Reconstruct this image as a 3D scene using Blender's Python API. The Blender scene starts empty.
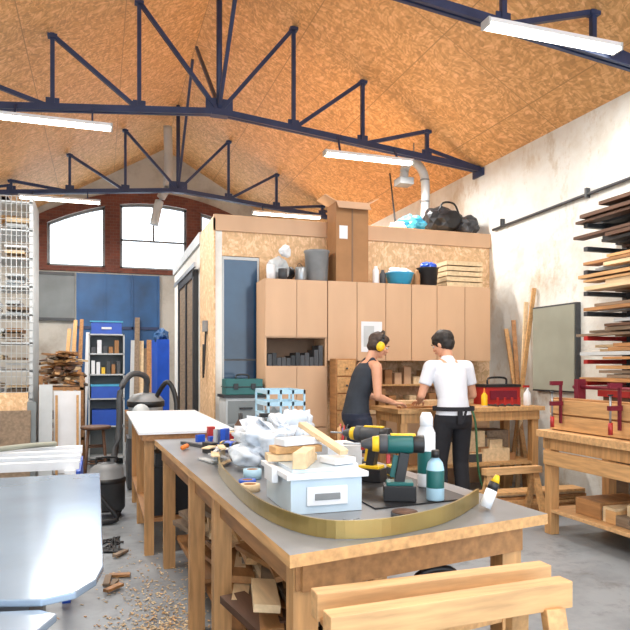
import bpy, bmesh, math, random
from mathutils import Vector, Matrix, noise
random.seed(7)
R=random.uniform
sc=bpy.context.scene
try:
    sc.view_settings.view_transform='Standard'
    sc.view_settings.look='None'
except Exception: pass
sc.view_settings.exposure=0.42

# ---------------------------------------------------------------- materials
def lin(c):
    o=[]
    for v in c:
        v=v/255.0
        o.append(v/12.92 if v<=0.04045 else ((v+0.055)/1.055)**2.4)
    return o
def rgba(c,k=1.0):
    l=lin(c); return (min(1,l[0]*k),min(1,l[1]*k),min(1,l[2]*k),1)
def base(name):
    m=bpy.data.materials.new(name); m.use_nodes=True
    nt=m.node_tree; b=nt.nodes['Principled BSDF']
    return m,nt,b
def P(name,c,rough=0.6,metal=0.0,var=0.12,scale=6.0,stretch=(1,1,1),bump=0.0,trans=0.0,alpha=1.0):
    m,nt,b=base(name)
    b.inputs['Roughness'].default_value=rough
    b.inputs['Metallic'].default_value=metal
    if trans: b.inputs['Transmission Weight'].default_value=trans
    if alpha<1: b.inputs['Alpha'].default_value=alpha
    tc=nt.nodes.new('ShaderNodeTexCoord'); mp=nt.nodes.new('ShaderNodeMapping')
    mp.inputs['Scale'].default_value=stretch
    n=nt.nodes.new('ShaderNodeTexNoise'); n.inputs['Scale'].default_value=scale; n.inputs['Detail'].default_value=5
    r=nt.nodes.new('ShaderNodeValToRGB')
    r.color_ramp.elements[0].position=0.3; r.color_ramp.elements[1].position=0.7
    r.color_ramp.elements[0].color=rgba(c,1-var*1.6); r.color_ramp.elements[1].color=rgba(c,1+var)
    L=nt.links.new
    L(tc.outputs['Object'],mp.inputs['Vector']); L(mp.outputs[0],n.inputs['Vector']); L(n.outputs['Fac'],r.inputs[0]); L(r.outputs[0],b.inputs['Base Color'])
    if bump:
        bp=nt.nodes.new('ShaderNodeBump'); bp.inputs['Strength'].default_value=bump; bp.inputs['Distance'].default_value=0.01
        L(n.outputs['Fac'],bp.inputs['Height']); L(bp.outputs[0],b.inputs['Normal'])
    return m
def emis(name,c,s):
    m,nt,b=base(name)
    b.inputs['Base Color'].default_value=rgba(c)
    b.inputs['Emission Color'].default_value=rgba(c); b.inputs['Emission Strength'].default_value=s
    return m
def osb(name,c,scale=14,contrast=0.3,joints=True):
    m,nt,b=base(name); L=nt.links.new
    b.inputs['Roughness'].default_value=0.6
    tc=nt.nodes.new('ShaderNodeTexCoord')
    ns=nt.nodes.new('ShaderNodeTexNoise'); ns.inputs['Scale'].default_value=2.2; L(tc.outputs['Object'],ns.inputs['Vector'])
    mx=nt.nodes.new('ShaderNodeMixRGB'); mx.inputs[0].default_value=0.25
    L(tc.outputs['Object'],mx.inputs[1]); L(ns.outputs['Color'],mx.inputs[2])
    v1=nt.nodes.new('ShaderNodeTexVoronoi'); v1.inputs['Scale'].default_value=scale
    mp=nt.nodes.new('ShaderNodeMapping'); mp.inputs['Scale'].default_value=(1,2.6,1.4); mp.inputs['Rotation'].default_value=(0.3,0.2,0.5)
    L(mx.outputs[0],mp.inputs[0]); L(mp.outputs[0],v1.inputs['Vector'])
    v2=nt.nodes.new('ShaderNodeTexVoronoi'); v2.inputs['Scale'].default_value=scale*1.3
    mp2=nt.nodes.new('ShaderNodeMapping'); mp2.inputs['Scale'].default_value=(2.6,1,1.4); mp2.inputs['Rotation'].default_value=(0.1,0.6,-0.4)
    L(mx.outputs[0],mp2.inputs[0]); L(mp2.outputs[0],v2.inputs['Vector'])
    s1=nt.nodes.new('ShaderNodeSeparateColor'); s2=nt.nodes.new('ShaderNodeSeparateColor')
    L(v1.outputs['Color'],s1.inputs[0]); L(v2.outputs['Color'],s2.inputs[0])
    ad=nt.nodes.new('ShaderNodeMath'); ad.operation='MULTIPLY_ADD'; ad.inputs[1].default_value=0.5
    hf=nt.nodes.new('ShaderNodeMath'); hf.operation='MULTIPLY'; hf.inputs[1].default_value=0.5
    L(s1.outputs[0],hf.inputs[0]); L(s2.outputs[1],ad.inputs[0]); L(hf.outputs[0],ad.inputs[2])
    r=nt.nodes.new('ShaderNodeValToRGB'); e=r.color_ramp.elements
    e[0].position=0.1; e[0].color=rgba(c,1-contrast*1.5); e[1].position=0.9; e[1].color=rgba((min(255,c[0]+22),min(255,c[1]+28),min(255,c[2]+34)),1+contrast*0.3)
    q=e.new(0.5); q.color=rgba(c)
    L(ad.outputs[0],r.inputs[0])
    out=r.outputs[0]
    if joints:
        sp=nt.nodes.new('ShaderNodeSeparateXYZ'); L(tc.outputs['Object'],sp.inputs[0])
        prev=None
        for ax,per in ((1,2.5),(0,1.05)):
            mo=nt.nodes.new('ShaderNodeMath'); mo.operation='PINGPONG'; mo.inputs[1].default_value=per/2
            L(sp.outputs[ax],mo.inputs[0])
            lt=nt.nodes.new('ShaderNodeMath'); lt.operation='LESS_THAN'; lt.inputs[1].default_value=0.005
            L(mo.outputs[0],lt.inputs[0])
            if prev is None: prev=lt
            else:
                mxx=nt.nodes.new('ShaderNodeMath'); mxx.operation='MAXIMUM'; L(prev.outputs[0],mxx.inputs[0]); L(lt.outputs[0],mxx.inputs[1]); prev=mxx
        mm=nt.nodes.new('ShaderNodeMixRGB'); mm.inputs[2].default_value=rgba(c,0.62)
        L(prev.outputs[0],mm.inputs[0]); L(out,mm.inputs[1]); out=mm.outputs[0]
    L(out,b.inputs['Base Color'])
    return m
def plaster(name,c,c2,scale=0.9,bump=.5,c3=None,rough=.85):
    m,nt,b=base(name); L=nt.links.new
    b.inputs['Roughness'].default_value=rough
    tc=nt.nodes.new('ShaderNodeTexCoord')
    n=nt.nodes.new('ShaderNodeTexNoise'); n.inputs['Scale'].default_value=scale; n.inputs['Detail'].default_value=9; n.inputs['Roughness'].default_value=0.68
    r=nt.nodes.new('ShaderNodeValToRGB'); e=r.color_ramp.elements
    e[0].position=0.34; e[0].color=rgba(c2); e[1].position=0.54; e[1].color=rgba(c)
    L(tc.outputs['Object'],n.inputs['Vector']); L(n.outputs['Fac'],r.inputs[0]); out=r.outputs[0]
    if c3:
        n3=nt.nodes.new('ShaderNodeTexNoise'); n3.inputs['Scale'].default_value=scale*2.4; n3.inputs['Detail'].default_value=8; n3.inputs['Roughness'].default_value=.75
        mp=nt.nodes.new('ShaderNodeMapping'); mp.inputs['Scale'].default_value=(1,1,.55); mp.inputs['Location'].default_value=(3,7,1)
        L(tc.outputs['Object'],mp.inputs[0]); L(mp.outputs[0],n3.inputs['Vector'])
        rr=nt.nodes.new('ShaderNodeValToRGB'); rr.color_ramp.elements[0].position=.53; rr.color_ramp.elements[1].position=.7
        L(n3.outputs['Fac'],rr.inputs[0]); mm=nt.nodes.new('ShaderNodeMixRGB'); mm.inputs[2].default_value=rgba(c3)
        L(rr.outputs[0],mm.inputs[0]); L(out,mm.inputs[1]); out=mm.outputs[0]
    L(out,b.inputs['Base Color'])
    nb=nt.nodes.new('ShaderNodeTexNoise'); nb.inputs['Scale'].default_value=3.2; nb.inputs['Detail'].default_value=8
    L(tc.outputs['Object'],nb.inputs['Vector'])
    bp=nt.nodes.new('ShaderNodeBump'); bp.inputs['Strength'].default_value=bump; bp.inputs['Distance'].default_value=0.05
    L(nb.outputs['Fac'],bp.inputs['Height']); L(bp.outputs[0],b.inputs['Normal'])
    return m
def brick(name):
    m,nt,b=base(name); L=nt.links.new
    tc=nt.nodes.new('ShaderNodeTexCoord'); mp=nt.nodes.new('ShaderNodeMapping'); mp.inputs['Rotation'].default_value=(math.pi/2,0,0)
    t=nt.nodes.new('ShaderNodeTexBrick'); t.inputs['Scale'].default_value=4.0
    t.inputs['Color1'].default_value=rgba((118,66,52)); t.inputs['Color2'].default_value=rgba((96,54,46)); t.inputs['Mortar'].default_value=rgba((112,92,80))
    t.inputs['Mortar Size'].default_value=0.01
    L(tc.outputs['Object'],mp.inputs[0]); L(mp.outputs[0],t.inputs['Vector']); L(t.outputs['Color'],b.inputs['Base Color'])
    b.inputs['Roughness'].default_value=0.85
    return m

M=dict(
 osbc=osb('osb_ceiling',(210,158,100),19,0.17),
 osbw=osb('osb_wall',(214,174,130),20,0.11,False),
 wallr=plaster('plaster_right',(222,223,219),(204,198,186),1.1,.9,(184,164,136)),
 wallb=plaster('plaster_back',(184,180,172),(150,142,132)),
 white=plaster('white_paint',(228,228,224),(210,206,198),1.2),
 brick=brick('brick_red'),
 blue=P('blue_paint',(36,84,134),0.5,0,0.3,1.5),
 greyp=P('grey_panel',(118,124,126),0.6,0,0.15,2),
 steel=P('blue_steel_paint',(46,58,92),0.45,0.2,0.15,5),
 floor=plaster('concrete_floor',(142,147,152),(116,121,126),1.4,.08,(100,101,102),.38),
 tan=P('tan_melamine',(200,162,128),0.5,0,0.05,3,(1,1,.3)),
 tand=P('tan_edge',(128,96,70),0.6,0,0.1,4),
 card=P('cardboard',(160,116,76),0.75,0,0.08,5),
 wood=P('pine_wood',(202,156,104),0.55,0,0.16,7,(6,.6,6),0.1),
 woodx=P('pine_wood_x',(206,162,112),0.55,0,0.16,7,(.6,6,6),0.1),
 woodz=P('pine_wood_z',(196,148,96),0.55,0,0.16,7,(6,6,.6),0.1),
 wood2=P('oak_wood',(168,120,74),0.55,0,0.2,6,(5,.6,5)),
 wood3=P('grey_wood',(134,114,94),0.7,0,0.2,6,(5,.6,5)),
 wood4=P('pale_wood',(220,192,152),0.6,0,0.12,6,(5,.6,5)),
 woodd=P('dark_wood',(92,62,44),0.6,0,0.2,6,(5,.6,5)),
 dark=P('black_plastic',(28,28,31),0.45,0,0.2,8),
 dgrey=P('dark_grey',(62,64,68),0.5,0,0.15,8),
 grey=P('grey_plastic',(128,130,132),0.5,0,0.08,8),
 metal=P('galvanised_metal',(158,162,166),0.38,0.7,0.12,8),
 lgrey=P('light_grey',(186,190,192),0.45,0,0.06,6),
 wht=P('white_plastic',(222,224,228),0.4,0,0.04,6),
 film=P('plastic_film',(208,216,226),0.22,0,0.1,12),
 ctop=P('bench_laminate',(132,134,138),0.28,0,0.16,3),
 saw=P('cast_table',(150,168,188),0.16,0.35,0.08,2.5),
 red=P('red_paint',(170,38,36),0.4,0,0.1,6),
 maroon=P('maroon_metal',(116,26,46),0.4,0.2,0.1,6),
 yellow=P('yellow_plastic',(232,188,28),0.4,0,0.05,6),
 teal=P('teal_plastic',(20,92,90),0.4,0,0.1,6),
 bluep=P('blue_plastic',(28,78,184),0.4,0,0.1,6),
 lblue=P('light_blue_plastic',(166,202,222),0.4,0,0.06,6),
 tub=P('translucent_plastic',(190,206,218),0.3,0,0.05,6),
 cyan=P('cyan_plastic',(60,160,200),0.4,0,0.08,6),
 brass=P('brass_band',(160,138,84),0.3,0.6,0.12,4),
 green=P('green_hose',(50,96,60),0.5,0,0.1,4),
 orange=P('orange',(222,120,40),0.5,0,0.1,4),
 glass=P('door_glass_blue',(44,74,104),0.12,0.0,0.4,0.9),
 board=P('green_grey_board',(146,148,134),0.7,0,0.1,2),
 skin=P('skin',(206,150,120),0.5,0,0.04,8),
 lips=P('lips',(168,90,80),0.5,0,0.03,8),
 hair=P('hair_dark',(34,26,22),0.6,0,0.3,40),
 hair2=P('hair_brown',(60,42,32),0.6,0,0.3,40),
 tank=P('tank_top_fabric',(42,48,58),0.85,0,0.12,10),
 navy=P('navy_fabric',(34,40,58),0.85,0,0.12,10),
 tee=P('white_tshirt_fabric',(214,216,224),0.8,0,0.03,10),
 apron=P('black_fabric',(30,30,36),0.85,0,0.15,10),
 tube=emis('fluorescent_tube',(255,250,235),9.0),
)

# ---------------------------------------------------------------- builder
class B:
    def __init__(s,name):
        s.name=name; s.bm=bmesh.new(); s.mats=[]; s.X=Matrix.Identity(4)
    def mi(s,m):
        m=M[m] if isinstance(m,str) else m
        if m not in s.mats: s.mats.append(m)
        return s.mats.index(m)
    def faces(s,vs,m,smooth=False):
        i=s.mi(m); st=set()
        for v in vs:
            for f in v.link_faces: st.add(f)
        for f in st: f.material_index=i; f.smooth=smooth
    def prim(s,mat,m,kind='cube',smooth=False,**k):
        mat=s.X@mat
        if kind=='cube': r=bmesh.ops.create_cube(s.bm,size=1,matrix=mat)
        elif kind=='cone': r=bmesh.ops.create_cone(s.bm,matrix=mat,**k)
        elif kind=='ico': r=bmesh.ops.create_icosphere(s.bm,matrix=mat,**k)
        s.faces(r['verts'],m,smooth); return r['verts']
    def box(s,c,d,m,rot=(0,0,0)):
        from mathutils import Euler
        return s.prim(Matrix.Translation(c)@Euler(rot).to_matrix().to_4x4()@Matrix.Diagonal((d[0],d[1],d[2],1)),m)
    def bb(s,x0,x1,y0,y1,z0,z1,m):
        return s.box(((x0+x1)/2,(y0+y1)/2,(z0+z1)/2),(x1-x0,y1-y0,z1-z0),m)
    def beam(s,p0,p1,w,h,m,roll=0):
        p0=Vector(p0);p1=Vector(p1);d=p1-p0;L=d.length;z=d.normalized()
        up=Vector((0,0,1)) if abs(z.z)<.98 else Vector((0,1,0))
        x=up.cross(z).normalized(); y=z.cross(x)
        Mx=Matrix((x,y,z)).transposed().to_4x4(); Mx.translation=(p0+p1)/2
        return s.prim(Mx@Matrix.Rotation(roll,4,'Z')@Matrix.Diagonal((w,h,L,1)),m)
    def cyl(s,p0,p1,r,m,r2=None,seg=16,smooth=True):
        p0=Vector(p0);p1=Vector(p1);d=p1-p0
        q=d.to_track_quat('Z','Y').to_matrix().to_4x4(); q.translation=(p0+p1)/2
        return s.prim(q,m,'cone',smooth,cap_ends=True,segments=seg,radius1=r,radius2=r if r2 is None else r2,depth=d.length)
    def ell(s,c,rad,m,rot=(0,0,0),sub=2):
        from mathutils import Euler
        return s.prim(Matrix.Translation(c)@Euler(rot).to_matrix().to_4x4()@Matrix.Diagonal((rad[0],rad[1],rad[2],1)),m,'ico',True,subdivisions=sub,radius=1)
    def blob(s,c,rad,m,amp=0.2,fr=4,sub=3,flat=True):
        vs=s.ell(c,rad,m,sub=sub); c=s.X@Vector(c)
        for v in vs:
            d=v.co-c; n=noise.noise(v.co*fr*3)+.5*noise.noise(v.co*fr*8)
            v.co=c+d*(1+amp*2*n)
        for v in vs:
            for f in v.link_faces: f.smooth=not flat
        return vs
    def lathe(s,c,prof,m,seg=20,mats=None):
        c=Vector(c); rings=[]
        for r,z in prof:
            ring=[s.bm.verts.new(s.X@(c+Vector((r*math.cos(2*math.pi*i/seg),r*math.sin(2*math.pi*i/seg),z)))) for i in range(seg)]
            rings.append(ring)
        for k in range(len(rings)-1):
            mm=mats[k] if mats else m
            idx=s.mi(mm)
            for i in range(seg):
                f=s.bm.faces.new((rings[k][i],rings[k][(i+1)%seg],rings[k+1][(i+1)%seg],rings[k+1][i])); f.material_index=idx; f.smooth=True
        for ring,mm in ((rings[0],mats[0] if mats else m),(rings[-1],mats[-1] if mats else m)):
            f=s.bm.faces.new(ring); f.material_index=s.mi(mm)
    def tube(s,pts,r,m,seg=8,smoothn=6,flat=None):
        P_=[Vector(p) for p in pts]; path=[]
        n=len(P_)
        for i in range(n-1):
            a=P_[max(0,i-1)];b=P_[i];c=P_[i+1];d=P_[min(n-1,i+2)]
            for k in range(smoothn):
                t=k/smoothn
                path.append(0.5*((2*b)+(c-a)*t+(2*a-5*b+4*c-d)*t*t+(3*b-a-3*c+d)*t**3))
        path.append(P_[-1]); rings=[]; idx=s.mi(m)
        for i,p in enumerate(path):
            t=(path[min(i+1,len(path)-1)]-path[max(i-1,0)]).normalized()
            up=Vector((0,0,1)) if abs(t.z)<.95 else Vector((1,0,0))
            x=up.cross(t).normalized(); y=t.cross(x)
            if flat: ring=[s.bm.verts.new(s.X@(p+x*a*flat[0]+y*b_*flat[1])) for a,b_ in ((-1,-1),(1,-1),(1,1),(-1,1))]
            else: ring=[s.bm.verts.new(s.X@(p+(x*math.cos(2*math.pi*k/seg)+y*math.sin(2*math.pi*k/seg))*r)) for k in range(seg)]
            rings.append(ring)
        sg=len(rings[0])
        for k in range(len(rings)-1):
            for i in range(sg):
                f=s.bm.faces.new((rings[k][i],rings[k][(i+1)%sg],rings[k+1][(i+1)%sg],rings[k+1][i])); f.material_index=idx; f.smooth=not flat
        for ring in (rings[0],rings[-1]): s.bm.faces.new(ring).material_index=idx
    def prism(s,poly,z0,z1,m,top=None,T=None):
        T=T or Matrix.Identity(4)
        lo=[s.bm.verts.new(s.X@(T@Vector((x,y,z0)))) for x,y in poly]; hi=[s.bm.verts.new(s.X@(T@Vector((x,y,z1)))) for x,y in poly]
        i=s.mi(m); n=len(poly)
        for k in range(n):
            s.bm.faces.new((lo[k],lo[(k+1)%n],hi[(k+1)%n],hi[k])).material_index=i
        s.bm.faces.new(lo[::-1]).material_index=i
        s.bm.faces.new(hi).material_index=s.mi(top) if top else i
    def done(s,bevel=0.0,parent=None,origin=True):
        bmesh.ops.recalc_face_normals(s.bm,faces=s.bm.faces)
        xs=[v.co for v in s.bm.verts]
        if origin and parent is None:
            c=Vector(((min(v.x for v in xs)+max(v.x for v in xs))/2,(min(v.y for v in xs)+max(v.y for v in xs))/2,min(v.z for v in xs)))
        else: c=Vector((0,0,0))
        for v in s.bm.verts: v.co-=c
        me=bpy.data.meshes.new(s.name); s.bm.to_mesh(me); s.bm.free()
        for m in s.mats: me.materials.append(m)
        o=bpy.data.objects.new(s.name,me); sc.collection.objects.link(o); o.location=c
        if parent: o.parent=parent
        if bevel:
            b=o.modifiers.new('bevel','BEVEL'); b.width=bevel; b.segments=2; b.limit_method='ANGLE'
        return o
def XZ(y):
    return Matrix(((1,0,0,0),(0,0,1,y),(0,1,0,0),(0,0,0,1)))

XL,XR,XC=-2.2,4.86,1.33
YF,YB=-2.5,14.3
def roof(x): return 6.13-0.575*abs(x-XC)

# ---------------------------------------------------------------- room shell
b=B('floor'); b.bb(XL-.2,XR+.2,YF,YB+.2,-.1,0,'floor'); b.done()
b=B('wall_right'); b.bb(XR,XR+.2,YF,YB+.2,0,4.1,'wallr'); b.done()
b=B('wall_left'); b.bb(XL-.2,XL,YF,YB+.2,0,4.1,'wallr'); b.done()
b=B('ceiling')
poly=[(XL-.2,roof(XL-.2)),(XC,roof(XC)),(XR+.2,roof(XR+.2)),(XR+.2,roof(XR+.2)+.12),(XC,roof(XC)+.12),(XL-.2,roof(XL-.2)+.12)]
b.prism(poly,YF,YB+.2,'osbc',T=XZ(0)); b.done()
def arch(x): return 4.92-.119*(x-1.1)**2
b=B('wall_back')
def slices(x0,x1,lo,hi,y0,y1,m,n=12):
    for i in range(n):
        a=x0+(x1-x0)*i/n; c=x0+(x1-x0)*(i+1)/n
        b.prism([(a,lo(a)),(c,lo(c)),(c,hi(c)),(a,hi(a))],y0,y1,m,T=XZ(0))
y0,y1=YB,YB+.2
b.bb(XL,XR,y0,y1,0,3.5,'wallb')
slices(XL,-1.03,lambda x:3.5,roof,y0,y1,'wallb',4)
slices(3.23,XR,lambda x:3.5,roof,y0,y1,'wallb',4)
slices(-1.03,1.33,lambda x:arch(x),roof,y0,y1,'wallb',10)
slices(1.33,3.23,lambda x:arch(x),roof,y0,y1,'wallb',10)
for a,c in ((.1,.4),(1.8,2.1)): slices(a,c,lambda x:3.5,arch,y0-.03,y1,'brick',3)
slices(-1.25,3.45,arch,lambda x:arch(x)+.24,y0-.04,y0,'brick',20)
b.bb(-1.25,-1.03,y0-.04,y0,3.42,4.42,'brick'); b.bb(3.23,3.45,y0-.04,y0,3.42,4.42,'brick')
b.bb(-1.25,3.45,y0-.05,y0,3.4,3.5,'brick')
b.done()
for k,(a,c) in enumerate(((-1.03,.1),(.4,1.8),(2.1,3.23))):
    b=B('window_%d'%(k+1))
    yy=(YB+.06,YB+.12)
    b.bb(a,a+.05,*yy,3.5,arch(a)-.01,'grey'); b.bb(c-.05,c,*yy,3.5,arch(c)-.01,'grey')
    b.bb(a,c,*yy,3.5,3.55,'grey')
    for i in range(8):
        p=a+(c-a)*i/8; q=a+(c-a)*(i+1)/8
        b.beam((p,YB+.09,arch(p)-.03),(q,YB+.09,arch(q)-.03),.06,.05,'grey')
    mid=(a+c)/2
    if k==1:
        b.bb(a,c,*yy,4.1,4.14,'grey')
        b.bb(mid-.02,mid+.02,*yy,4.14,arch(mid)-.02,'grey')
    b.done()
b=B('blue_wall_cladding')
b.bb(-.45,1.2,YB-.06,YB-.01,0,3.36,'blue')
for i in range(4): b.bb(-.45+i*.55-.015,-.45+i*.55+.015,YB-.09,YB-.06,0,3.36,'blue')
b.bb(-.45,1.2,YB-.09,YB-.06,2.2,2.26,'steel'); b.done()
b=B('grey_wall_cladding'); b.bb(-1.3,-.5,YB-.06,YB-.01,2.4,3.36,'greyp'); b.bb(-1.3,-.5,YB-.08,YB-.06,2.36,2.42,'dgrey'); b.bb(-1.3,-.5,YB-.08,YB-.06,3.3,3.36,'dgrey'); b.done()

# partition room (OSB box)
PX,PY,PT=1.24,7.32,3.12
b=B('wall_partition_front')
b.bb(PX,1.32,PY,PY+.1,0,PT,'white'); b.bb(1.76,XR-.002,PY,PY+.1,0,PT,'osbw'); b.bb(1.32,1.76,PY,PY+.1,2.7,PT,'osbw')
b.bb(PX-.02,XR-.002,PY-.03,PY,PT-.14,PT+.04,'tan')
b.done()
b=B('wall_partition_left'); b.bb(PX,PX+.1,PY+.1,11.5,0,PT,'white')
b.bb(PX-.02,PX,PY-.03,8.35,0,PT,'osbw'); b.bb(PX-.03,PX,8.35,11.5,PT-.1,PT+.04,'lgrey'); b.done()
b=B('wall_partition_back'); b.bb(PX+.1,XR-.002,11.4,11.5,0,PT,'white'); b.done()
b=B('mezzanine_floor'); b.bb(PX,XR-.002,PY,11.5,PT,PT+.05,'osbw'); b.done()
b=B('door_1')
b.bb(1.325,1.345,PY+.01,PY+.07,0,2.695,'lgrey'); b.bb(1.735,1.755,PY+.01,PY+.07,0,2.695,'lgrey'); b.bb(1.345,1.735,PY+.01,PY+.07,2.66,2.695,'lgrey'); b.bb(1.345,1.735,PY+.01,PY+.07,0,.12,'lgrey')
b.bb(1.345,1.735,PY+.02,PY+.035,.12,2.66,'glass'); b.cyl((1.72,PY-.02,1.0),(1.72,PY-.02,1.2),.012,'metal'); b.bb(1.345,1.735,PY+.012,PY+.02,1.5,1.52,'dgrey'); b.done()
b=B('door_2')
x0=PX-.07
b.bb(x0,PX-.005,8.6,8.7,.0,2.7,'dark'); b.bb(x0,PX-.005,10.3,10.4,0,2.7,'dark'); b.bb(x0,PX-.005,8.6,10.4,2.62,2.72,'dark')
b.bb(x0+.02,PX-.005,8.7,10.3,.0,2.62,'wood3'); b.bb(x0,PX-.005,9.4,9.48,0,2.62,'dark'); b.bb(x0-.02,x0+.01,8.4,10.8,2.72,2.78,'metal'); b.done()

# ---------------------------------------------------------------- trusses
TR={4.55:0.0,7.55:0.0,11.75:.16}
def chz(x,dz):
    zc,ze=4.42+dz,4.08+dz
    return ze+(zc-ze)*(1-abs(x-XC)/(XR-XC))
def truss(y,dz,brace):
    b=B('roof_truss')
    zc=4.42+dz
    def ch(x): return chz(x,dz)
    w=.07
    for sgn in (-1,1):
        end=XC+sgn*(XR-XC-.01)
        b.beam((XC,y-.03,zc),(end,y-.03,ch(end)),.035,w,'steel'); b.beam((XC,y+.03,zc),(end,y+.03,ch(end)),.035,w,'steel')
        xs=[XC+sgn*.91*k for k in range(4)]
        for k in range(1,4):
            x=xs[k]; b.beam((x,y,ch(x)),(x,y,roof(x)-.03),.045,.045,'steel')
            b.beam((xs[k-1],y,ch(xs[k-1])),(x,y,roof(x)-.05),.045,.045,'steel')
            b.bb(x-.07,x+.07,y-.006,y+.006,ch(x)-.02,ch(x)+.11,'steel')
            b.bb(x-.05,x+.05,y-.04,y+.04,roof(x)-.08,roof(x)-.045,'steel')
        b.beam((xs[3],y,ch(xs[3])+.12),(end,y,ch(end)+.02),.03,.04,'steel')
        b.bb(min(end,end-sgn*.03),max(end,end-sgn*.03),y-.12,y+.12,ch(end)-.1,ch(end)+.0,'steel')
    b.cyl((XC,y,zc),(XC,y,roof(XC)-.03),.035,'steel')
    b.bb(XC-.16,XC+.16,y-.008,y+.008,zc-.02,zc+.16,'steel'); b.bb(XC-.1,XC+.1,y-.06,y+.06,zc-.05,zc-.03,'steel')
    b.ell((XC,y,roof(XC)-.14),(.08,.08,.06),'steel')
    for dy in brace: b.beam((XC,y,zc+.05),(XC,y+dy,roof(XC)-.06),.04,.04,'steel')
    b.done()
truss(4.55,0.0,()); truss(7.55,0.0,(-1.9,1.9)); truss(11.75,.16,(-1.9,))

def lamp(x0,x1,y,z,ty=None,en=60):
    b=B('fluorescent_lamp')
    b.bb(x0,x1,y-.055,y+.055,z+.0,z+.035,'wht')
    b.bb(x0+.01,x1-.01,y-.045,y+.045,z-.025,z,'tube')
    b.bb(x0-.01,x0+.01,y-.057,y+.057,z-.027,z+.037,'lgrey'); b.bb(x1-.01,x1+.01,y-.057,y+.057,z-.027,z+.037,'lgrey')
    for x in (x0+.2,x1-.2):
        if ty: b.beam((x,y,z+.03),(x,ty-.05,chz(x,TR[ty])),.02,.02,'steel')
        else: b.cyl((x,y,z+.03),(x,y,roof(x)-.03),.006,'dgrey',seg=6)
    b.done()
    l=bpy.data.lights.new('lamp_light','AREA'); l.shape='RECTANGLE'; l.size=x1-x0; l.size_y=.12; l.energy=en; l.color=(1,.98,.94)
    o=bpy.data.objects.new('lamp_light',l); sc.collection.objects.link(o); o.location=((x0+x1)/2,y,z-.04)
lamp(2.9,4.2,4.42,4.15,4.55); lamp(2.6,3.77,7.42,4.03,7.55,75); lamp(-1.05,.12,7.42,4.05,7.55,75); lamp(-1.26,0,11.6,4.22,11.75,110); lamp(2.66,3.96,11.6,4.25,11.75,75)
lamp(-1.1,.2,4.42,4.15,4.55); lamp(0.7,2.0,1.2,4.3,None,28); lamp(-1.4,-.1,0.2,4.3,None,28); lamp(2.8,4.1,0.2,4.3,None,28)  # rod-hung fittings near the camera are unseen, added as fill light

b=B('wall_conduit'); b.tube([(XR-.03,0.5,3.3),(XR-.03,4,3.26),(XR-.03,7.2,3.2)],.018,'dgrey',smoothn=3)
for y in (1,2.5,4,5.5,7): b.bb(XR-.05,XR-.001,y-.015,y+.015,3.2,3.3,'dgrey')
b.done()
b=B('ventilation_duct'); b.tube([(3.9,7.9,3.95),(3.95,7.95,4.15),(4.1,8,4.25),(4.25,8,4.1),(4.28,8,3.8),(4.25,8,3.18)],.06,'lgrey',seg=14)
for z in (3.4,3.7,4.0): b.cyl((4.27,8,z),(4.27,8,z+.02),.066,'grey')
b.bb(3.8,4.0,7.8,8.0,3.88,3.97,'grey'); b.cyl((4.1,8,4.2),(4.1,8,roof(4.1)-.03),.01,'grey'); b.done()
b=B('ceiling_duct'); b.tube([(1.2,12.3,5.9),(1.2,12.3,4.9),(1.05,12.3,4.5),(.95,12.3,4.05)],.08,'lgrey',seg=14); b.done()

# ---------------------------------------------------------------- cabinets
b=B('storage_cabinet')
Y0,Y1=6.85,7.28
b.bb(1.71,2.43,Y0+.02,Y1,0,.06,'tand')
b.bb(1.71,1.73,Y0+.02,Y1,.06,2.4,'tan'); b.bb(2.41,2.43,Y0+.02,Y1,.06,2.4,'tan'); b.bb(1.71,2.43,Y1-.02,Y1,.06,2.4,'tand')
for z in (.06,.75,1.42,1.75,2.38): b.bb(1.73,2.41,Y0+.02,Y1-.02,z,z+.02,'tan')
def doors(x0,x1,z0,z1,n,y=Y0):
    w=(x1-x0)/n
    for i in range(n):
        b.bb(x0+i*w+.003,x0+(i+1)*w-.003,y,y+.018,z0+.003,z1-.003,'tan')
doors(1.71,2.43,1.76,2.4,2); doors(1.71,2.43,.76,1.43,2); doors(1.71,2.43,.07,.75,2)
for i in range(12):
    x=1.75+i*.054; h=R(.08,.24); b.bb(x,x+.048,Y0+.05,Y0+.3,1.44,1.44+h,random.choice(['dark','dgrey','wht','dark','dgrey','red']))
b.done()
b=B('wall_cabinet')
b.bb(2.435,4.56,Y0+.02,Y1,1.5,2.4,'tand')
xs=[2.435,2.79,3.15,3.48,3.82,4.2,4.56]
for i in range(6): b.bb(xs[i]+.004,xs[i+1]-.004,Y0,Y0+.018,1.5,2.4,'tan')
b.bb(2.84,3.1,Y0-.004,Y0,1.6,1.95,'wht'); b.bb(2.87,3.0,Y0-.005,Y0-.004,1.66,1.9,'lgrey')
b.done()
b=B('base_cabinet')
b.bb(2.9,4.56,6.92,Y1,0,.88,'tan'); b.bb(2.88,4.58,6.9,Y1,.88,.92,'wood4')
for i in range(4): b.bb(2.92+i*.41,3.31+i*.41,6.9,6.918,.05,.86,'tan')
for i in range(11): x=3+i*.135; b.bb(x,x+.09,7.02,7.2,.92,.92+R(.06,.25),random.choice(['card','wood2','dgrey','wht','wood4','tan','red']))
b.bb(2.95,4.5,7.0,7.25,1.2,1.22,'wood')
for i in range(12): x=2.98+i*.125; b.bb(x,x+.09,7.04,7.2,1.22,1.22+R(.08,.24),random.choice(['wood2','red','dgrey','tan','wood4','wood','lgrey','card']))
for x in (2.96,4.47): b.bb(x,x+.02,7.0,7.25,.92,1.22,'wood')
b.done()
b=B('drawer_unit'); b.bb(2.44,2.68,6.6,6.8,0,1.52,'wood2')
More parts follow.
